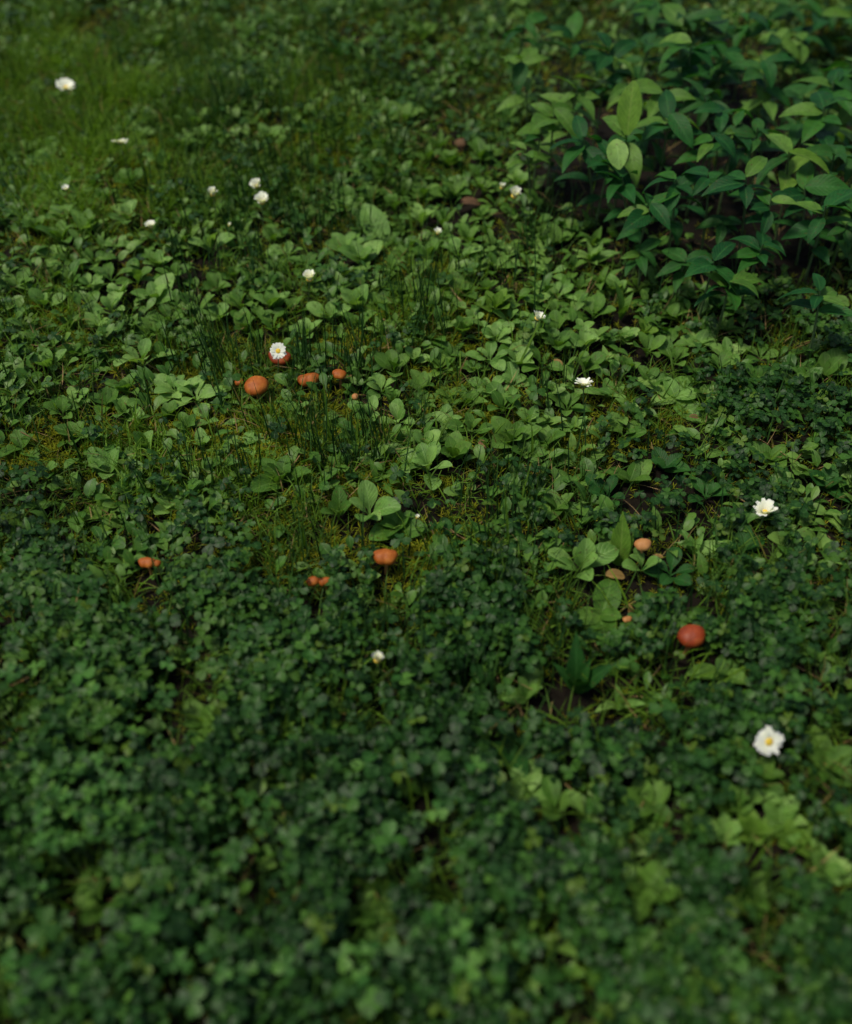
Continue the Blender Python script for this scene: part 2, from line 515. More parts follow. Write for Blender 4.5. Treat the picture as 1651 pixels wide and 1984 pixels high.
# ------------------------------------------------------------------ rosettes
TONE = {'pale': 'pale green', 'mid': 'mid green', 'dark': 'dark green', 'yellow': 'yellow-green'}
FORM = {'spoon': 'spoon-shaped', 'oval': 'rounded', 'strap': 'long upright', 'ovate': 'pointed'}
ROSETTES = [
    # px, py, leaf length px, count, tone, shape, elevation
    (765, 718, 46, 7, 'mid', 'spoon', 50), (716, 806, 40, 6, 'pale', 'spoon', 42), (648, 822, 36, 5, 'mid', 'oval', 25),
    (772, 815, 44, 7, 'pale', 'spoon', 40), (830, 905, 58, 9, 'pale', 'spoon', 38), (878, 880, 46, 6, 'mid', 'oval', 50),
    (1000, 700, 46, 7, 'pale', 'oval', 35), (950, 695, 42, 7, 'pale', 'spoon', 30), (1050, 705, 40, 6, 'mid', 'spoon', 40),
    (975, 792, 48, 6, 'mid', 'spoon', 48), (990, 850, 54, 9, 'mid', 'oval', 38), (915, 832, 40, 6, 'mid', 'spoon', 40),
    (730, 925, 46, 7, 'mid', 'strap', 35), (715, 995, 62, 6, 'pale', 'spoon', 45), (655, 998, 50, 5, 'mid', 'spoon', 50),
    (770, 1018, 50, 6, 'mid', 'oval', 30), (545, 925, 58, 6, 'mid', 'oval', 42), (1020, 880, 38, 6, 'mid', 'spoon', 35),
    (865, 815, 36, 6, 'pale', 'oval', 30), (880, 1035, 34, 5, 'dark', 'spoon', 35), (820, 745, 34, 6, 'mid', 'oval', 30),
    # upper middle
    (700, 500, 44, 7, 'pale', 'oval', 35), (830, 500, 40, 6, 'mid', 'spoon', 45), (690, 590, 44, 5, 'pale', 'oval', 50),
    (640, 615, 42, 6, 'pale', 'spoon', 40), (570, 600, 40, 6, 'mid', 'spoon', 35), (475, 635, 40, 6, 'mid', 'oval', 35),
    (530, 640, 44, 6, 'mid', 'spoon', 45), (820, 372, 40, 7, 'mid', 'oval', 30), (880, 372, 40, 7, 'mid', 'oval', 30),
    (935, 365, 36, 6, 'mid', 'spoon', 35), (765, 400, 34, 6, 'mid', 'spoon', 45), (860, 430, 36, 6, 'mid', 'strap', 50),
    (590, 510, 34, 6, 'mid', 'spoon', 30), (890, 560, 36, 6, 'mid', 'oval', 30), (960, 520, 38, 6, 'mid', 'spoon', 40),
    (905, 470, 38, 6, 'mid', 'spoon', 45), (790, 560, 36, 6, 'mid', 'oval', 30), (930, 300, 42, 6, 'mid', 'oval', 40),
    (850, 280, 38, 6, 'mid', 'strap', 35), (780, 230, 42, 6, 'mid', 'oval', 35), (640, 330, 36, 5, 'dark', 'strap', 40),
    (320, 325, 44, 3, 'pale', 'oval', 60), (380, 240, 40, 4, 'pale', 'oval', 55), (600, 255, 32, 5, 'dark', 'oval', 30),
    # left
    (275, 700, 50, 7, 'pale', 'spoon', 35), (380, 770, 54, 10, 'pale', 'spoon', 25), (340, 755, 44, 8, 'pale', 'spoon', 25),
    (300, 575, 44, 6, 'pale', 'oval', 40), (215, 600, 42, 7, 'pale', 'spoon', 35), (265, 540, 38, 6, 'mid', 'spoon', 40),
    (125, 425, 40, 7, 'pale', 'spoon', 35), (170, 440, 42, 7, 'pale', 'oval', 35), (245, 425, 40, 7, 'pale', 'spoon', 40),
    (410, 485, 42, 6, 'pale', 'spoon', 55), (340, 435, 36, 6, 'mid', 'spoon', 40), (200, 390, 34, 6, 'mid', 'spoon', 45),
    (140, 680, 40, 6, 'mid', 'oval', 35), (180, 505, 38, 7, 'mid', 'spoon', 35), (110, 530, 36, 6, 'mid', 'oval', 30),
    (330, 620, 38, 6, 'mid', 'spoon', 35), (210, 910, 52, 5, 'pale', 'oval', 40), (390, 858, 38, 4, 'pale', 'oval', 30),
    (275, 865, 42, 4, 'pale', 'oval', 55), (475, 855, 38, 6, 'pale', 'oval', 25), (205, 775, 38, 6, 'mid', 'oval', 30),
    (120, 800, 40, 6, 'mid', 'spoon', 30), (325, 975, 34, 5, 'pale', 'oval', 25), (200, 1000, 42, 7, 'yellow', 'spoon', 30),
    (420, 560, 38, 6, 'mid', 'spoon', 40), (460, 480, 34, 6, 'mid', 'spoon', 40), (285, 480, 32, 5, 'mid', 'oval', 30),
    # right
    (1150, 610, 44, 7, 'mid', 'spoon', 35), (1130, 670, 42, 6, 'pale', 'spoon', 40), (1205, 610, 56, 5, 'mid', 'strap', 60),
    (1300, 610, 40, 7, 'mid', 'oval', 30), (1310, 765, 58, 6, 'pale', 'oval', 20), (1222, 925, 50, 5, 'mid', 'oval', 30),
    (1255, 680, 46, 6, 'mid', 'spoon', 35), (1410, 680, 36, 5, 'pale', 'oval', 30), (1475, 690, 44, 6, 'mid', 'spoon', 30),
    (1165, 545, 42, 6, 'mid', 'ovate', 40), (1150, 470, 40, 6, 'mid', 'ovate', 40), (1110, 520, 36, 6, 'mid', 'spoon', 40),
    (1345, 1065, 50, 5, 'pale', 'ovate', 40), (1300, 1110, 54, 6, 'dark', 'spoon', 25), (1440, 1060, 48, 6, 'dark', 'oval', 25),
    (1125, 1105, 66, 7, 'pale', 'spoon', 52), (1245, 1100, 50, 6, 'pale', 'spoon', 50),
    (1500, 885, 42, 5, 'mid', 'oval', 30), (1210, 840, 42, 6, 'mid', 'spoon', 30), (1060, 850, 40, 6, 'mid', 'oval', 30),
    (1100, 790, 44, 6, 'mid', 'spoon', 35), (1080, 640, 38, 6, 'mid', 'spoon', 35), (1390, 590, 40, 6, 'dark', 'oval', 30),
    (1180, 760, 40, 5, 'pale', 'oval', 25), (1260, 740, 40, 5, 'mid', 'spoon', 35), (1370, 960, 44, 6, 'dark', 'spoon', 30),
    (1290, 900, 40, 6, 'dark', 'oval', 30), (1180, 960, 46, 6, 'dark', 'spoon', 35), (1080, 980, 46, 6, 'mid', 'oval', 30),
    # front
    (1015, 1525, 54, 6, 'pale', 'oval', 15), (1415, 1560, 50, 9, 'mid', 'oval', 50), (1512, 1585, 50, 10, 'pale', 'oval', 45),
    (1462, 1612, 46, 9, 'yellow', 'oval', 45), (1400, 1615, 46, 8, 'pale', 'oval', 40), (1455, 1550, 44, 8, 'pale', 'spoon', 50), (1535, 1625, 48, 8, 'yellow', 'oval', 40), (1350, 1600, 46, 7, 'mid', 'spoon', 45), (1205, 1365, 52, 4, 'pale', 'ovate', 50), (1020, 1345, 54, 4, 'pale', 'oval', 45),
    (1165, 1185, 64, 4, 'mid', 'oval', 20), (1120, 1335, 96, 6, 'dark', 'strap', 60), (992, 1460, 54, 5, 'dark', 'oval', 20),
    (390, 1400, 56, 5, 'mid', 'oval', 25), (1255, 1560, 66, 6, 'mid', 'oval', 30), (1480, 1500, 52, 5, 'mid', 'oval', 30),
    (1400, 1300, 52, 5, 'mid', 'oval', 25), (1080, 1570, 58, 5, 'mid', 'spoon', 45),
    # beyond the edges of the print
    (40, 300, 40, 6, 'mid', 'spoon', 40), (30, 560, 40, 6, 'mid', 'spoon', 35), (40, 860, 44, 6, 'mid', 'oval', 30),
    (300, 90, 36, 6, 'mid', 'spoon', 40), (480, 60, 36, 6, 'mid', 'oval', 35), (660, 110, 38, 6, 'dark', 'spoon', 40),
    (820, 70, 40, 6, 'mid', 'ovate', 45), (1600, 720, 48, 6, 'mid', 'oval', 35), (1605, 940, 46, 6, 'dark', 'oval', 30),
    (1600, 1480, 64, 6, 'mid', 'oval', 30), (1600, 1680, 52, 9, 'pale', 'oval', 40), (1450, 1740, 54, 9, 'mid', 'oval', 40),
    (1250, 1720, 70, 6, 'mid', 'oval', 30), (720, 1760, 68, 6, 'mid', 'oval', 25), (200, 1760, 70, 6, 'mid', 'spoon', 35),
]


def rosette(px, py, lp, n, tone, shape, elev):
    p = at(px, py, .012)
    L = lp / ppm(px, py, .012) * 1.27
    size = 'small' if L < .040 else ('broad' if L > .052 else 'low')
    lab = f'{size} {TONE[tone]} rosette {where(px, py)}'
    r = thing('leaf_rosette', p - Vector((0, 0, .003)), lab, 'plant', 'broad-leaved rosettes in the lawn', random.uniform(0, 6.28))
    a0 = random.uniform(0, 6.28)
    for i in range(n):
        az = a0 + i * 2.399 + random.uniform(-.3, .3)
        k = i / max(1, n - 1)
        el = R(elev + 22 * (k - .4) + random.uniform(-14, 14))
        s = L * (1.08 - .42 * k) * random.uniform(.85, 1.12)
        leaf_obj(r, shape, tone, s, az, el, (0, 0, .004 + .006 * k), random.uniform(-.35, .35))
    keep(p, L * .68, .02)


for a in ROSETTES:
    rosette(*a)
# more of them where the photograph is thick with pale rosettes
PLACED = [(a[0], a[1]) for a in ROSETTES]
AREAS = [(900, 720, 260, 130, 34), (820, 430, 260, 90, 22), (190, 480, 130, 130, 18), (1180, 640, 150, 90, 14), (560, 590, 110, 60, 8), (260, 740, 150, 90, 8),
         (330, 250, 200, 70, 8)]
for cx, cy, sx, sy, n in AREAS:
    k = tries = 0
    while k < n and tries < 900:
        tries += 1
        px, py = random.gauss(cx, sx * .6), random.gauss(cy, sy * .6)
        if not (70 < px < 1560 and 170 < py < 960):
            continue
        if any(math.hypot(px - a, (py - b) * 1.3) < 38 for a, b in PLACED):
            continue
        if any(math.hypot((px - a) / b1, (py - b) / b2) < .9 for a, b, b1, b2 in ((862, 905, 36, 24), (680, 880, 90, 60), (400, 705, 70, 40), (830, 610, 70, 45), (496, 760, 60, 40), (597, 735, 50, 30), (690, 690, 60, 40))):
            continue
        if any(abs(px - l[0]) < 46 and -20 < py - l[1] < 75 for l in ((657, 720), (688, 764), (463, 736), (1082, 700), (935, 858))):
            continue
        if any(abs(px - l[0]) < 36 and -14 < py - l[1] < 60 for l in LANDMARKS[:20]):
            continue
        PLACED.append((px, py))
        rosette(px, py, random.uniform(28, 42), random.randint(6, 10), random.choice(['pale', 'pale', 'mid', 'mid', 'yellow' if random.random() < .15 else 'mid']),
                random.choice(['spoon', 'spoon', 'oval', 'ovate']), random.uniform(20, 55))
        k += 1

# ------------------------------------------------------------------ herbs (upper right)
HERBS = [
    # px, py of the top whorl, height, leaf px, leaves in whorl, lower pairs, tone (dark: shade in the leaf colour), label
    (1310, 348, .17, 84, 6, 2, 'herb', 'tall herb with drooping pointed leaves in the middle of the dark herb patch'),
    (1262, 392, .15, 76, 5, 2, 'herb', 'dark blue-green herb with a cluster of pointed leaves over black soil'),
    (1372, 340, .18, 84, 4, 2, 'herb', 'herb holding one broad folded leaf right of the central herb'),
    (1385, 262, .18, 86, 4, 2, 'herb', 'herb with one long leaf slanting down at the upper right'),
    (1400, 205, .18, 82, 4, 2, 'herb', 'thin herb with a sickle leaf hanging at the top right'),
    (1445, 345, .19, 82, 5, 2, 'herb', 'herb with pale torn looking leaf near the right side'),
    (1495, 385, .17, 72, 5, 2, 'herb', 'herb with an angular folded leaf at the right edge'),
    (1480, 470, .15, 84, 6, 1, 'herb', 'herb with arching leaves spreading to the right above the star-shaped herb'),
    (1415, 540, .12, 84, 6, 1, 'herb', 'star-shaped herb with five pointed teal leaves over bare soil'),
    (1385, 500, .14, 80, 4, 1, 'herb', 'herb with a single upright pointed leaf behind the star-shaped herb'),
    (1205, 345, .15, 74, 6, 2, 'herb', 'low dense herb of bluish leaves left of the dark herb patch'),
    (1130, 265, .17, 80, 5, 2, 'herb', 'herb with long arching leaves at the left of the herb patch'),
    (1075, 205, .16, 84, 5, 2, 'mid', 'bright green leafy herb at the top left of the herb patch'),
    (1185, 300, .15, 70, 4, 2, 'herb', 'herb carrying the pale egg-shaped leaf at the top'),
    (1215, 262, .16, 92, 4, 2, 'mid', 'tall herb with the bright upright yellow-green leaf'),
    (1300, 215, .18, 84, 5, 2, 'herb', 'herb with teal leaves under the grassy tuft at the top'),
    (1020, 290, .13, 62, 5, 1, 'mid', 'short herb of soft green leaves at the left end of the herb patch'),
    (1050, 245, .14, 66, 5, 1, 'mid', 'leafy mid green herb behind the black soil hollow'),
    (1530, 290, .18, 110, 3, 1, 'yellow', 'herb with big yellowing leaf cut by the right edge'),
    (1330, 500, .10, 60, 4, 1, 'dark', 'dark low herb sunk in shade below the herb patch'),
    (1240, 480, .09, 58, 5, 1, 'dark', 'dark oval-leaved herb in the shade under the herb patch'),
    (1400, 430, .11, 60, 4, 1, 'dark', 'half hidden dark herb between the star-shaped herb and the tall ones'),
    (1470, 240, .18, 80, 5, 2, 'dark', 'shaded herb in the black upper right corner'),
    (1285, 170, .17, 84, 5, 2, 'mid', 'herb with a bright toothed leaf at the top edge of the print'),
    (1120, 165, .17, 80, 5, 2, 'mid', 'bright leafy herb on the top edge left of the upright leaf'),
    (1180, 90, .19, 78, 5, 2, 'herb', 'herb far back behind the bright upright leaf'),
    (1340, 80, .2, 78, 5, 2, 'herb', 'herb far back at the upper right'),
    (1480, 110, .2, 80, 5, 2, 'herb', 'herb far back by the right corner'),
    (1010, 110, .16, 70, 5, 2, 'mid', 'herb far back at the left end of the patch'),
    (1600, 200, .2, 90, 5, 2, 'herb', 'herb at the far right beyond the yellowing leaf'),
    (1600, 400, .17, 90, 5, 2, 'herb', 'herb outermost on the right, level with the dark patch'),
    (1590, 560, .14, 84, 5, 1, 'herb', 'herb outermost on the right, level with the star-shaped herb'),
]


def herb(px, py, h, lp, n, pairs, tone, label, sh='ovate'):
    p = at(px, py, h)
    L = lp / ppm(px, py, h)
    lean = Vector((random.uniform(-.25, .1), random.uniform(-.3, .05), 0)) * h
    base = p - lean
    base.z = float(gz(base.x, base.y)) - .004
    r = thing('leafy_herb', base, label, 'herb', 'herbs at the shady border')
    top = lean + Vector((0, 0, h))
    pts = [(0, 0, 0), tuple(lean * .25 + Vector((0, 0, h * .4))), tuple(lean * .62 + Vector((0, 0, h * .75))), tuple(top)]
    link('stem', mesh_from('stem', *tube(pts, .0022, .0012, 6), mat=M['stem']), r)
    a0 = random.uniform(0, 6.28)
    for i in range(n):
        az = a0 + i * 6.283 / n + random.uniform(-.35, .35)
        leaf_obj(r, sh, tone if random.random() < .8 else random.choice(['mid', 'dark', 'mid']), L * random.uniform(.6, 1.1), az, R(random.uniform(-32, 24)), tuple(top * (1 - .03 * i)), random.uniform(-.5, .5), wide=random.uniform(.9, 1.3))
    for j in range(pairs):
        f = .75 - .27 * j
        c = Vector(pts[1]).lerp(Vector(pts[2]), max(0, (f - .4) / .35)) if f > .4 else Vector(pts[1]) * (f / .4)
        az = a0 + 1.2 + j * 1.57
        for q in (0, math.pi):
            leaf_obj(r, sh, tone, L * random.uniform(.75, 1.0), az + q + random.uniform(-.3, .3), R(random.uniform(-20, 25)), tuple(c), random.uniform(-.4, .4), wide=random.uniform(.9, 1.2))
    return r, top, L


H = {}
for a in HERBS:
    H[a[7]] = herb(*a)
# the mass behind and between them, running out of the top and the right
hp = [(a[0], a[1]) for a in HERBS]
k = tries = 0
while k < 36 and tries < 4000:
    tries += 1
    px, py = random.uniform(1010, 1690), random.uniform(-40, 500)
    if py > 130 + (px - 1010) * .5 or (py > 260 and 1000 < px < 1120) or any(math.hypot(px - a, py - b) < 42 for a, b in hp):
        continue
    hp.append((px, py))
    tone = random.choice(['herb', 'herb', 'dark', 'dark', 'herb', 'mid'])  # dark tone puts the patch's shade into the leaf colour
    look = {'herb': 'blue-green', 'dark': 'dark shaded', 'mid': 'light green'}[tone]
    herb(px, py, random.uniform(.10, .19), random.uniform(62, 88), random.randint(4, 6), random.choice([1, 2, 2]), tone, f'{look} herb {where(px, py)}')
    k += 1
# the bright upright leaf and the pale egg-shaped leaf belong to their herbs
r, top, L = H[HERBS[14][7]]
o = leaf_obj(r, 'oval', 'yellow', .085, R(-10), R(58), tuple(top), R(-14), wide=.8)
o['label'] = 'bright upright yellow-green leaf'
r, top, L = H[HERBS[13][7]]
o = leaf_obj(r, 'oval', 'pale', .05, R(190), R(-35), tuple(top + Vector((0, -.01, .035))), R(10), wide=1.1)
o['label'] = 'pale egg-shaped leaf facing up'

# tall single dock leaf
p = at(742, 480, 0)
r = thing('dock_plant', p, 'tall single dock leaf standing up among low rosettes, larger than all leaves round it', 'plant')
leaf_obj(r, 'oval', 'pale', .085, R(28), R(44), (0, 0, 0), R(-8), wide=.92)
leaf_obj(r, 'oval', 'mid', .04, R(-60), R(35), (0, 0, 0), 0)
leaf_obj(r, 'oval', 'mid', .035, R(150), R(20), (0, 0, 0), 0)
keep(p, .03, .05)
p = at(1200, 1098, 0)
r = thing('strap_leaf_plant', p, 'upright strap-shaped bright green leaves standing behind the tan curled leaf', 'plant')
for a, e, sz in ((-4, 58, .074), (16, 50, .052), (-32, 48, .048), (60, 35, .04)):
    leaf_obj(r, 'strap', 'yellow', sz, R(a), R(e), (0, 0, .002), R(-10), wide=1.25)
keep(p, .03, .05)

# ------------------------------------------------------------------ daisies
DAISIES = [
    # px, py, diameter px, stem height, openness (0 cup .. 1 flat), tilt to camera deg, side tilt deg, label
    (128, 170, 26, .07, .55, 8, 10, 'blurred white daisy in the yellow-green corner at the upper left'),
    (233, 277, 28, .07, .7, -22, 0, 'flat white daisy seen edge-on in grass at the upper left'),
    (413, 377, 22, .07, .25, 8, 0, 'small cupped daisy left of the two close daisies'),
    (499, 361, 22, .07, .4, 18, -16, 'tilted half-open daisy, upper one of the two close daisies'),
    (508, 392, 26, .07, .4, 10, 0, 'cupped white daisy, lower one of the two close daisies'),
    (293, 440, 18, .05, .5, -5, 0, 'little pinkish white daisy among pale rosettes on the left'),
    (128, 367, 13, .05, .5, 5, 0, 'tiny white daisy at the far left above the rosettes'),
    (444, 437, 9, .05, .1, 0, 20, 'closed daisy bud below the two close daisies'),
    (600, 542, 27, .06, .3, 5, 0, 'round full white daisy in the upper middle'),
    (996, 380, 26, .07, .3, 14, 12, 'large white daisy against black soil below the herbs'),
    (972, 364, 15, .06, .2, 10, 0, 'small shaded daisy bud beside the daisy below the herbs'),
    (849, 452, 15, .05, .3, 10, 0, 'small dull white daisy right of the tall dock leaf'),
    (1040, 618, 23, .06, .45, 0, 30, 'tilted ragged white daisy right of the yellow moss'),
    (539, 680, 26, .065, .9, 48, 0, 'open daisy with yellow eye standing in front of a red mushroom'),
    (1131, 746, 31, .05, .6, -18, 0, 'flat white daisy resting on pale leaves right of the middle'),
    (1482, 993, 36, .05, .48, 4, -12, 'bright white daisy with a hint of yellow near the right edge'),
    (731, 1279, 28, .06, .15, 0, 6, 'bell-shaped cupped white daisy above the foreground clover'),
    (1490, 1437, 46, .05, .95, 46, 10, 'big open white daisy with yellow centre at the lower right'),
    (808, 1003, 11, .04, .1, 5, 10, 'tiny white closed bud right of the large pale leaves in the middle'),
]


def daisy(px, py, dp, h, opn, tilt, side, label):
    p = at(px, py, h)
    D = dp / ppm(px, py, h) * 1.12
    Rr = D / 2 if opn > .55 else D * .62
    r = thing('daisy', p, label, 'daisy', 'white daisies in the lawn')
    tip = Vector((0, 0, h))
    off = Vector((random.uniform(-.012, .012), random.uniform(.0, .02), 0))
    link('stem', mesh_from('stem', *tube([off, off * .4 + Vector((0, 0, h * .5)), tip], .0011, .0008, 5), mat=M['stem']), r)
    Mh = T(*tip) @ RX(R(tilt)) @ RY(R(side))
    if opn < .55:
        opn = max(.02, opn - .2)
    pr = []
    n = 22 if dp > 16 else 12
    for k in range(n):
        ring = k % 2
        el = R(78) * (1 - opn) + R(8) * ring + R(random.uniform(-9, 9))
        g = leaf_geo(Rr * random.uniform(.86, 1.06), Rr * .46, lambda u: np.clip(np.sin(np.pi * np.clip(u * .93 + .1, 0, 1) ** 1.2), .25, 1) ** .6, 4, 2, R(random.uniform(5, 38)), .2, 0, 0, seed=k)
        pr.append(xf(g, RZ(k * 6.2832 / n + random.uniform(-.1, .1)) @ T(0, Rr * .16, 0) @ RX(el)))
    link('petals', mesh_from('petals', *merge(pr), mat=M['petal']), r, Mh)
    prof = [(.0001, .34), (.16, .32), (.28, .22), (.34, .08), (.34, 0)]
    link('disc', mesh_from('disc', *lathe([(a * Rr, b * Rr * .35 + .0004) for a, b in prof], 12), mat=M['disc']), r, Mh)
    prof = [(.36, .02), (.36, -.08), (.25, -.2), (.06, -.26)]
    link('green_cup', mesh_from('green_cup', *lathe([(a * Rr, b * Rr) for a, b in prof], 10), mat=M['stem']), r, Mh)
    keep(p, max(.013, D * .75), .065)


for a in DAISIES:
    daisy(*a)

# ------------------------------------------------------------------ mushrooms
SHROOMS = [
    # px, py (cap centre), cap width px, height of cap, flatness, lobes, mat, label
    (496, 741, 48, .038, .62, 0, 'cap', 'largest orange mushroom with smooth domed cap, left of the middle'),
    (463, 736, 18, .024, .8, 0, 'cap', 'small dull orange mushroom tucked against the left of the largest one'),
    (597, 730, 36, .026, .62, .22, 'cap', 'orange mushroom with a split cap, right of the largest one'),
    (657, 720, 26, .034, .6, .08, 'cap', 'small pale orange mushroom, rightmost of the row by the grass blades'),
    (541, 686, 40, .030, .45, .1, 'redcap', 'red-brown mushroom half hidden behind the open daisy'),
    (746, 1073, 42, .040, .6, .16, 'cap', 'lone orange mushroom in clover near the middle'),
    (606, 1121, 24, .038, .7, .15, 'cap', 'left lobe-like orange mushroom of the touching pair in dark clover'),
    (629, 1122, 22, .038, .75, .18, 'cap', 'right orange mushroom of the touching pair in dark clover'),
    (283, 1085, 28, .038, .6, .2, 'cap', 'ragged orange mushroom in the clover at the far left'),
    (301, 1087, 17, .036, .7, .15, 'cap', 'tiny orange mushroom beside the ragged one at the far left'),
    (1342, 1226, 52, .046, .66, .06, 'redcap', 'large red mushroom with domed cap at the lower right'),
    (1247, 1050, 30, .042, .7, .1, 'palecap', 'faded pale orange mushroom behind the strap-leaved rosette'),
    (688, 764, 14, .030, .9, 0, 'palecap', 'tiny tan button mushroom below the row of orange caps'),
    (895, 272, 26, .025, .6, .1, 'brown', 'dull brown mushroom in shade by the herb patch'),
    (1216, 1196, 16, .022, .6, .2, 'palecap', 'little tan mushroom left of the large red mushroom'),
]


def mushroom(px, py, wp, h, flat, lobe, mat, label):
    p = at(px, py, h)
    Rr = wp / ppm(px, py, h) / 2
    r = thing('mushroom', p - Vector((0, 0, .003)), label, 'mushroom', 'orange and red mushrooms in the lawn')
    ph = random.uniform(-.5, .5)
    rad = lambda a: 1 + lobe * math.cos(2 * a + ph) + lobe * .35 * math.sin(5 * a + ph) + .02 * math.sin(3 * a)
    wob = lambda a: lobe * .55 * math.sin(2 * a + ph + 1) + .03 * math.sin(4 * a + ph)
    hh = Rr * flat * 1.05
    prof = [(.001 * Rr, hh)] + [(Rr * math.sin(t), hh * math.cos(t) ** .9 if t < 1.57 else 0) for t in np.linspace(.2, 1.45, 7)] + [(Rr * 1.01, -.04 * Rr), (Rr * .95, -.13 * Rr), (Rr * .85, -.1 * Rr)]
    Mc = T(0, 0, h - hh * .35) @ RX(R(random.uniform(2, 14))) @ RY(R(random.uniform(-10, 10)))
    link('cap', mesh_from('cap', *lathe(prof, 26, rad, wob), mat=M[mat]), r, Mc)
    gp = []
    for k in range(30):
        q = 6.2832 * k / 30
        a, b = .16 * Rr, .93 * Rr * rad(q)
        V = np.array([(a, 0, .12 * Rr), (b, 0, -.06 * Rr), (b, .003 * Rr, .1 * Rr), (a, .003 * Rr, .4 * Rr)])
        gp.append(xf((V, np.array([(0, 1, 2, 3)]), np.zeros((4, 3))), RZ(q)))
    link('gills', mesh_from('gills', *merge(gp), smooth=False, mat=M['gill']), r, Mc)
    link('stalk', mesh_from('stalk', *tube([(0, .002, -.004), (.001, 0, h * .5), (0, 0, h + hh * .3)], Rr * .2, Rr * .16, 9), mat=M['stalk']), r)
    keep(p, Rr * 1.3, .05)


for a in SHROOMS:
    mushroom(*a)

# ------------------------------------------------------------------ dead leaves
for px, py, wp, az, tilt, mat, shape, label in [
    (1192, 1112, 46, 100, 25, 'tan', 'oval', 'tan curled dead leaf lying in front of the strap-leaved rosette'),
    (910, 392, 42, 95, 8, 'brown', 'oval', 'brown shiny dead leaf on soil below the pale clump at the upper middle'),
    (1465, 1112, 34, 60, 15, 'tan', 'ovate', 'yellowed dead leaf on clover below the daisy near the right edge'),
    (1275, 1075, 24, 80, 12, 'tan', 'ovate', 'small straw-coloured leaf tip right of the faded mushroom'),
    (1082, 700, 22, 40, 20, 'tan', 'oval', 'small yellow-tan dead leaf right of the pale rosettes in the middle'),
    (935, 858, 26, 20, 10, 'brown', 'oval', 'brown withered leaf in the dark gap by the bright middle rosette'),
    (297, 1572, 22, 10, 15, 'tan', 'oval', 'small yellow dead leaf in the clover at the lower left'),
    (1222, 1180, 30, 15, 40, 'tan', 'ovate', 'thin tan dead leaf standing in clover left of the red mushroom'),
    (1345, 805, 20, 80, 10, 'brown', 'oval', 'small rusty leaf in the dark grass at the right'),
    (850, 305, 50, 165, 35, 'tan', 'strap', 'long straw-brown dead leaf leaning in the shade at the upper middle'),
]:
    p = at(px, py, .02)
    L = wp / ppm(px, py, .02)
    o = link('dead_leaf', lib(shape, mat, random.randrange(5)), None,
             T(p.x, p.y, p.z + .018) @ RZ(R(az)) @ RX(R(tilt)) @ T(0, -L / 2, 0) @ Matrix.Scale(L, 4))
    tag(o, label, 'dead leaf', 'dead leaves on the lawn')
    keep(p, L * .45, .03)

# ------------------------------------------------------------------ single grass blades that stand out


def blade_geo(L, w, curl, lift, rows=6):
    return leaf_geo(L, w, lambda u: np.clip(1.0 - u ** 2.2, .04, 1) * np.clip(.55 + 2 * u, 0, 1), rows, 2, curl, .5, 0, lift)


for px, py, lp, az, lift, label in [
    (983, 1085, 130, 5, 80, 'long pale grass blade standing upright right of the middle'),
    (1000, 1000, 90, -30, 60, 'slanting pale grass blade behind the long upright one'),
    (1030, 900, 70, 0, 80, 'short upright grass blade beside the bright middle rosette'),
    (690, 875, 60, -20, 75, 'thin light grass blade on the yellow moss in the middle'),
    (1000, 720, 120, -45, 55, 'grass blade slanting across the pale rosettes in the middle'),
    (800, 1580, 130, 12, 75, 'pale grass blade upright in the dark clover low in the middle'),
    (640, 870, 130, -3, 82, 'dark grass blade left of the yellow moss patch'),
    (1130, 440, 120, -35, 70, 'thin grass stalk leaning to the right below the herb patch'),
    (800, 470, 70, 12, 70, 'narrow pale grass blade right of the tall dock leaf'),
]:
    p = at(px, py, 0)
    L = lp / ppm(px, py, 0) * 1.35
    o = link('grass_blade', mesh_from('grass_blade', *blade_geo(L, .0042, .25, R(lift)), tint=np.full(21, .6), mat=M['grass']), None, T(*p) @ RZ(R(az)))
    tag(o, label, 'grass blade', 'grass blades that stand out')

# ------------------------------------------------------------------ clover sprigs one can pick apart


def leaflet_mesh(matname, k):
    return lib('heart', matname, k)


STEMS = {}


def sprig(x, y, h, L, matname, label, group):
    z = float(gz(x, y))
    r = thing('clover_sprig', (x, y, z - .003), label, 'clover', group, random.uniform(0, 6.28))
    k = random.randrange(4)
    if k not in STEMS:
        rg = random.Random(k)
        ox, oy = rg.uniform(-.25, .25), rg.uniform(-.25, .25)
        STEMS[k] = mesh_from('stem', *tube([(ox, oy, 0), (ox * .4, oy * .4, .55), (0, 0, 1)], .014, .010, 4), mat=M['stem'])
    link('stem', STEMS[k], r, Matrix.Scale(h, 4))
    tilt = RX(R(random.uniform(-22, 22))) @ RY(R(random.uniform(-22, 22)))
    for i in range(3):
        sc = L * random.uniform(.9, 1.1)
        link('leaflet', leaflet_mesh(matname, random.randrange(5)), r,
             T(0, 0, h) @ tilt @ RZ(i * 2.094 + random.uniform(-.12, .12)) @ RX(R(random.uniform(-14, 16))) @ Matrix.Diagonal((sc, sc, sc, 1)))


def free(x, y, rr=0.0):
    for kx, ky, kr, fr in KEEP:
        if (x - kx) ** 2 + (y - ky) ** 2 < (kr + rr) ** 2:
            return False
        if abs(x - kx) < kr and ky - kr - fr < y < ky:
            return False
    return True


# bottom-left bright clump
cnt = 0
while cnt < 110:
    px, py = random.uniform(70, 265), random.uniform(1455, 1640)
    if random.random() > .9 - (px - 70) / 400:
        continue
    h = random.uniform(.05, .075)
    p = at(px, py, h)
    sprig(p.x, p.y, h, random.uniform(.0075, .0105), random.choice(['brightclover', 'brightclover', 'clover']), 'bright small-leaved clover sprig in the sharp clump at the lower left', 'bright clover clump at the lower left')
    cnt += 1
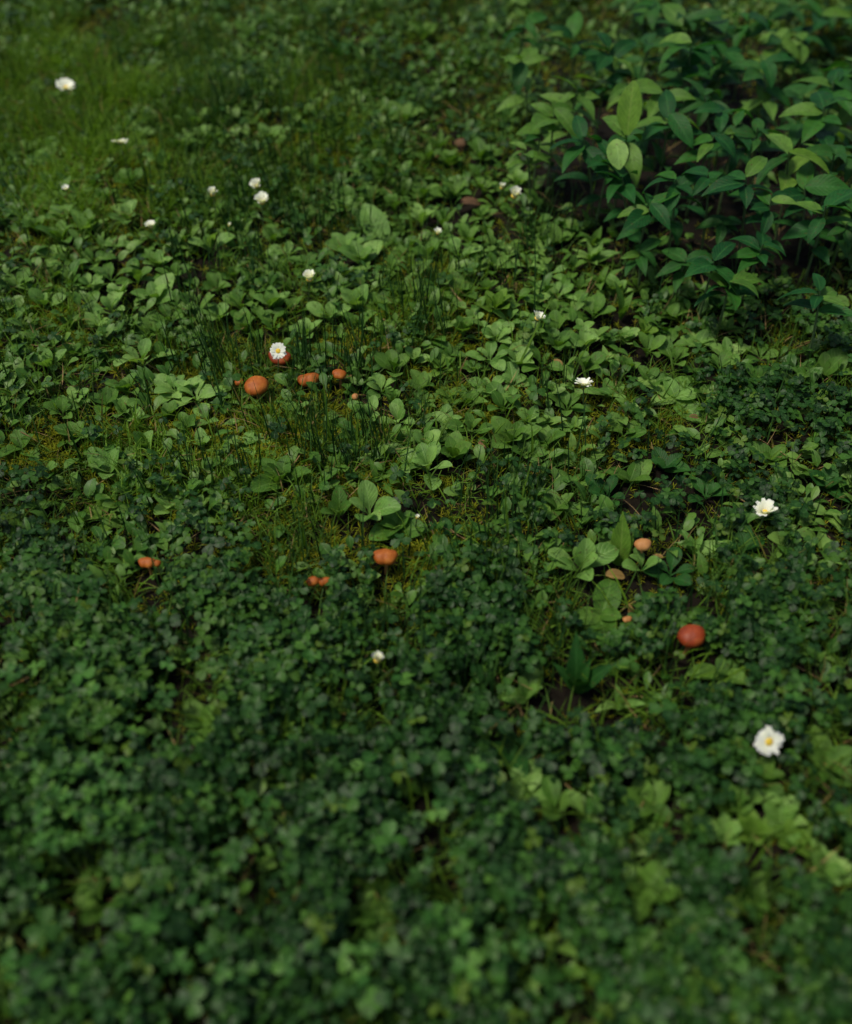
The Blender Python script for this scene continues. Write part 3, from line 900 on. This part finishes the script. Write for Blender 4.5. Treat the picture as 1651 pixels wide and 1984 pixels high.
# large sprigs in the foreground carpet
cnt = 0
while cnt < 230:
    py = 1150 + (1980 - 1150) * random.random() ** .9
    px = random.uniform(10, 1640)
    if px < 280 and 1430 < py < 1660:
        continue
    if px > 1330 and py > 1500 and random.random() < .8:
        continue
    h = random.uniform(.035, .075)
    p = at(px, py, h)
    if not free(p.x, p.y, .015):
        continue
    sprig(p.x, p.y, h, random.uniform(.0085, .0125) * random.choice([1, 1, 1, 1.4]), random.choice(['clover', 'clover', 'brightclover']), 'dark green clover sprig raising three heart-shaped leaflets in the foreground carpet', 'clover sprigs in the foreground carpet')
    cnt += 1

# ------------------------------------------------------------------ carpets (nobody could count these)
KEEPA = np.array(KEEP)


def blob(px, py, cx, cy, rx, ry):
    return np.exp(-((px - cx) / rx) ** 2 - ((py - cy) / ry) ** 2)


def sstep(a, b, x):
    t = np.clip((x - a) / (b - a), 0, 1)
    return t * t * (3 - 2 * t)


def cnoise(x, y, s, seed):
    rg = np.random.default_rng(seed)
    v = np.zeros_like(x)
    for k in range(6):
        a, ph = rg.uniform(0, 6.28), rg.uniform(0, 6.28)
        f = s * rg.uniform(.6, 1.6)
        v += np.sin((np.cos(a) * x + np.sin(a) * y) * f + ph)
    return v / 6 * 1.4 + .5


MOSS = [(400, 705, 95, 55), (830, 610, 90, 60), (680, 880, 120, 80), (110, 610, 60, 60), (690, 690, 130, 60), (930, 770, 120, 60),
        (150, 870, 130, 60), (640, 300, 90, 60), (620, 950, 100, 70), (400, 860, 200, 120), (800, 1080, 220, 60), (960, 640, 60, 40), (250, 330, 200, 100), (1150, 850, 130, 60)]
HOLES = [(862, 905, 36, 24), (1060, 335, 110, 70), (1290, 470, 170, 90), (1330, 860, 120, 50), (885, 745, 90, 22), (1000, 725, 60, 20), (1450, 420, 100, 120),
         (1290, 950, 110, 60), (960, 700, 40, 16), (400, 540, 120, 60), (500, 760, 22, 14), (380, 790, 70, 18), (1180, 390, 110, 50), (1330, 330, 200, 120), (620, 205, 100, 40)]


def herbzone(px, py):
    return np.clip(1.25 * blob(px, py, 1360, 300, 330, 210) + .9 * blob(px, py, 1480, 500, 160, 130) + blob(px, py, 1100, 330, 110, 60), 0, 1)


def mossy(px, py):
    return np.clip(sum(blob(px, py, *m) for m in MOSS), 0, 1)


def holey(px, py):
    return np.clip(sum(blob(px, py, *m) for m in HOLES), 0, 1)


def scatter_pts(n, dens, keep_scale=1.0, front=1.0):
    """points over the seen ground with margins; dens(px, py, x, y) in 0..1"""
    out = []
    m = 0
    while m < n:
        y = RNG.uniform(.05, 3.5, 60000)
        x = RNG.uniform(-1.9, 1.9, 60000)
        z = gz(x, y)
        px, py, d = pix(x, y, z)
        ok = (px > -180) & (px < PW + 180)
        w = dens(px, py, x, y)
        ok &= RNG.random(60000) < w
        x, y = x[ok], y[ok]
        good = np.ones(len(x), bool)
        for kx, ky, kr, fr in KEEPA:
            kr = kr * keep_scale
            good &= (x - kx) ** 2 + (y - ky) ** 2 > kr * kr
            good &= ~((np.abs(x - kx) < kr) & (y < ky) & (y > ky - kr - fr * front) & (front > 0))
        x, y = x[good], y[good]
        out.append(np.stack([x, y], -1))
        m += len(x)
    return np.vstack(out)[:n]


def margin_pts(n):
    """thin cover outside the frame, so that a step aside still shows lawn"""
    x = RNG.uniform(-3.5, 3.5, n * 4)
    y = RNG.uniform(-.9, 6, n * 4)
    px, py, d = pix(x, y, gz(x, y))
    ok = ~((px > -180) & (px < PW + 180) & (y < 3.5) & (y > .05))
    return np.stack([x, y], -1)[ok][:n]


def rotmats(az, el, roll):
    ca, sa, ce, se, cr, sr = np.cos(az), np.sin(az), np.cos(el), np.sin(el), np.cos(roll), np.sin(roll)
    n = len(az)
    Z = np.zeros((n, 3, 3)); X = np.zeros((n, 3, 3)); Y = np.zeros((n, 3, 3))
    Z[:, 0, 0] = ca; Z[:, 0, 1] = -sa; Z[:, 1, 0] = sa; Z[:, 1, 1] = ca; Z[:, 2, 2] = 1
    X[:, 0, 0] = 1; X[:, 1, 1] = ce; X[:, 1, 2] = -se; X[:, 2, 1] = se; X[:, 2, 2] = ce
    Y[:, 0, 0] = cr; Y[:, 0, 2] = sr; Y[:, 1, 1] = 1; Y[:, 2, 0] = -sr; Y[:, 2, 2] = cr
    return Z @ X @ Y


def carpet(name, templates, P, scale, az, el, roll, lift, tint, mat, label):
    """templates: list of (V,F,UV); scale (n,) or (n,3)"""
    n = len(P)
    which = RNG.integers(0, len(templates), n)
    Vs, Fs, Us, Ts, off = [], [], [], [], 0
    if scale.ndim == 1:
        scale = np.repeat(scale[:, None], 3, 1)
    Rm = rotmats(az, el, roll)
    base = np.stack([P[:, 0], P[:, 1], gz(P[:, 0], P[:, 1]) + lift], -1)
    for k, (V, F, U) in enumerate(templates):
        i = np.where(which == k)[0]
        if not len(i):
            continue
        vv = V[None] * scale[i][:, None, :]
        vv = np.einsum('nij,nkj->nki', Rm[i], vv) + base[i][:, None, :]
        Vs.append(vv.reshape(-1, 3))
        ff = F[None] + (np.arange(len(i)) * len(V))[:, None, None] + off
        Fs.append(ff.reshape(-1, 4))
        off += len(i) * len(V)
        Us.append(np.tile(U, (len(i), 1)))
        Ts.append(np.repeat(tint[i], len(V)))
    o = link(name, mesh_from(name, np.vstack(Vs), np.vstack(Fs), np.vstack(Us), np.concatenate(Ts), mat=mat))
    tag(o, label, None, kind='stuff')
    return o


def uni(a, b, n):
    return RNG.uniform(a, b, n)


# clover: three heart leaflets on a stalk, about 6 cm tall
def clover_tpl(seed):
    rg = np.random.default_rng(seed)
    ps = [tube([(.35 * rg.uniform(-1, 1), .35 * rg.uniform(-1, 1), 0), (.1, 0, .6), (0, 0, 1)], .012, .010, 3)]
    Mt = RX(rg.uniform(-.3, .3)) @ RY(rg.uniform(-.3, .3))
    for i in range(3):
        g = leaf_geo(.30, .29, heart, 3, 2, rg.uniform(.1, .5), .18, 0, 0, notch=.12, seed=i)
        ps.append(xf(g, T(0, 0, 1) @ Mt @ RZ(i * 2.094 + rg.uniform(-.15, .15)) @ RX(rg.uniform(-.3, .25))))
    return merge(ps)


def d_clover(px, py, x, y):
    w = .07 + .93 * sstep(1000, 1330, py) + .45 * sstep(1050, 1250, px) * sstep(560, 700, py)
    w += .12 * blob(px, py, 250, 760, 250, 300) + .12 * blob(px, py, 900, 950, 350, 200)
    w *= 1 - .55 * holey(px, py)
    w *= 1 - .6 * mossy(px, py)
    w *= np.clip(-.15 + 1.25 * cnoise(x, y, 30, 3) + .35 * (cnoise(x, y, 70, 13) - .5), .03, 1)
    return np.clip(w, 0.0, 1) * (1 - .75 * blob(px, py, 1480, 1620, 130, 110))


P = np.vstack([scatter_pts(15500, d_clover, 1.0, 1.1), margin_pts(1200)])
n = len(P)
ppx, ppy, _ = pix(P[:, 0], P[:, 1], gz(P[:, 0], P[:, 1]))
sz = np.where(RNG.random(n) < .12, 1.45, 1.0) * uni(.55, 1.3, n) * (.030 + .003 * sstep(900, 1400, ppy))
sz = np.stack([sz, sz, uni(.025, .048, n) + (.022 * uni(0, 1, n)) * sstep(900, 1400, ppy)], -1)
tint = np.clip(uni(0, 1, n) ** 1.25 + .25 * cnoise(P[:, 0], P[:, 1], 8, 9) - .12, 0, .93)
tint = np.where(RNG.random(n) < .035, 1.0, tint)
carpet('clover_carpet', [clover_tpl(s) for s in range(8)], P, sz, uni(0, 6.28, n), uni(-.25, .25, n), uni(-.25, .25, n),
       -.002, tint, M['cloverstuff'], 'dense low carpet of small dark green clover filling the foreground')

# small broad leaves
def d_leaf(px, py, x, y):
    w = .38 + .7 * blob(px, py, 180, 480, 260, 170) + .8 * blob(px, py, 880, 460, 330, 150) + .6 * blob(px, py, 950, 760, 330, 200)
    w += .45 * blob(px, py, 320, 250, 320, 110) + .6 * blob(px, py, 1200, 560, 260, 170) + .4 * blob(px, py, 540, 600, 220, 110) + .35 * blob(px, py, 1350, 720, 250, 140) + .4 * blob(px, py, 230, 860, 220, 170)
    w *= 1 - .6 * holey(px, py)
    w *= 1 - .65 * mossy(px, py)
    w *= .1 + 1.2 * cnoise(x, y, 27, 5)
    w *= 1 - .8 * blob(px, py, 90, 250, 110, 110)
    return (1 - .93 * herbzone(px, py)) * np.clip(w, 0, 1) * (1 - .5 * sstep(1050, 1350, py))


P = np.vstack([scatter_pts(21000, d_leaf, .85), margin_pts(1500)])
n = len(P)
tp = [leaf_geo(1, .5, spoon, 5, 2, .9, .25, 0, .3, seed=1), leaf_geo(1, .42, spoon, 5, 2, .5, .25, 0, .3, seed=2),
      leaf_geo(1, .62, oval, 4, 2, .7, .2, 0, .2, seed=3), leaf_geo(1, .46, ovate, 4, 2, .8, .25, 0, .2, seed=4)]
carpet('ground_cover_leaves', tp, P, uni(.017, .034, n), uni(0, 6.28, n), np.radians(uni(0, 55, n)), uni(-.4, .4, n), uni(.002, .018, n),
       np.clip(uni(0, 1, n) * .8 + .35 * cnoise(P[:, 0], P[:, 1], 9, 2) - .1, 0, 1), M['leafstuff'], 'thick low cover of small broad leaves between the rosettes')

# grass
def d_grass(px, py, x, y):
    w = .34 + .6 * blob(px, py, 120, 240, 260, 200) + .5 * blob(px, py, 500, 260, 300, 160) + .3 * blob(px, py, 220, 850, 300, 200) + .4 * mossy(px, py)
    w *= 1 - .5 * holey(px, py)
    w *= np.clip(-.1 + 1.4 * cnoise(x, y, 22, 6), .1, 1)
    w *= 1 - .15 * sstep(1100, 1300, py)
    return (1 - .93 * herbzone(px, py)) * np.clip(w, 0, 1) 


gt = [blade_geo(1, .07, c, R(a), 3) for c, a in ((.5, 70), (.9, 65), (1.3, 60), (.3, 80), (1.6, 75))]
P = np.vstack([scatter_pts(82000, d_grass, .5, .5), margin_pts(9000)])
n = len(P)
ppx, ppy, _ = pix(P[:, 0], P[:, 1], gz(P[:, 0], P[:, 1]))
L = uni(.018, .06, n) * (1 + .35 * sstep(1000, 1250, ppy) + .7 * blob(ppx, ppy, 120, 230, 220, 180) + .35 * blob(ppx, ppy, 500, 260, 300, 160))
tint = np.clip(RNG.normal(.38, .22, n) + .5 * blob(ppx, ppy, 90, 250, 150, 190) + .42 * mossy(ppx, ppy) + .5 * (cnoise(P[:, 0], P[:, 1], 12, 21) - .5), 0, .82)
tint = np.where(RNG.random(n) < .05, uni(.88, 1, n), tint)
carpet('short_grass', gt, P, np.stack([np.clip(L, .03, .06) * uni(.45, .8, n), L, L], -1), uni(0, 6.28, n), uni(-.5, .25, n), uni(-.3, .3, n), -.002, tint,
       M['grass'], 'short green lawn grass with some straw mixed through the leaves')

# tall thin dark grass
def d_tall(px, py, x, y):
    w = 1.0 * blob(px, py, 680, 780, 330, 190) + .5 * blob(px, py, 900, 620, 200, 160) + .6 * blob(px, py, 420, 520, 180, 160) + .35 * blob(px, py, 850, 1300, 300, 260) + .5 * blob(px, py, 560, 300, 260, 140) + .08
    w += .25 * sstep(1050, 1300, py) + .3 * blob(px, py, 1170, 1150, 200, 150) + .3 * blob(px, py, 1000, 480, 160, 120)
    return (1 - .93 * herbzone(px, py)) * np.clip(w * (.2 + cnoise(x, y, 30, 8)), 0, 1)


tt = [blade_geo(1, .028, c, R(a), 4) for c, a in ((.12, 86), (.25, 82), (.4, 84), (.08, 88))]
P = scatter_pts(5400, d_tall, .9)
n = len(P)
L = uni(.06, .125, n)
carpet('tall_grass', tt, P, np.stack([np.full(n, .085), L, L], -1), uni(0, 6.28, n), uni(-.12, .06, n), uni(-.1, .1, n), -.002, uni(0, 1, n) ** 1.3,
       M['tall'], 'thin dark upright grass stalks rising over the lawn')

# moss
def d_moss(px, py, x, y):
    return (1 - .93 * herbzone(px, py)) * np.clip((.3 + .7 * mossy(px, py)) * (.4 + .7 * cnoise(x, y, 33, 12)), 0, 1) * (1 - .5 * holey(px, py)) * (1 - .75 * sstep(1120, 1320, py))


def moss_tpl(seed):
    rg = np.random.default_rng(seed)
    return merge([xf(leaf_geo(1, .15, lance, 2, 2, .7, .2, 0, .2, seed=seed + i), RZ(i * 1.256 + rg.uniform(-.4, .4)) @ RX(rg.uniform(.3, 1.1))) for i in range(5)])


P = scatter_pts(46000, d_moss, .4, 0)
n = len(P)
carpet('moss', [moss_tpl(s) for s in range(4)], P, uni(.006, .0125, n) * (1 + .45 * mossy(*pix(P[:, 0], P[:, 1], gz(P[:, 0], P[:, 1]))[:2])), uni(0, 6.28, n), uni(-.4, .4, n), uni(-.3, .3, n), uni(.0, .006, n),
       np.clip(RNG.normal(.5, .25, n), 0, 1), M['moss'], 'yellow-green moss showing between the lawn plants')

# dead straw
P = scatter_pts(2600, lambda px, py, x, y: np.clip(.25 + .5 * mossy(px, py) + .5 * blob(px, py, 1400, 600, 200, 90) + .4 * blob(px, py, 850, 310, 120, 70) + .5 * blob(px, py, 1500, 850, 90, 60), 0, 1), .6)
n = len(P)
L = uni(.02, .06, n)
carpet('dead_straw', [blade_geo(1, .05, .4, .1, 3), blade_geo(1, .05, -.3, .15, 3)], P, np.stack([np.full(n, .035), L, L], -1), uni(0, 6.28, n), uni(-.05, .4, n), uni(-.5, .5, n),
       uni(.002, .016, n), uni(0, 1, n), M['straw'], 'brown dead straw and grass litter lying on the soil')
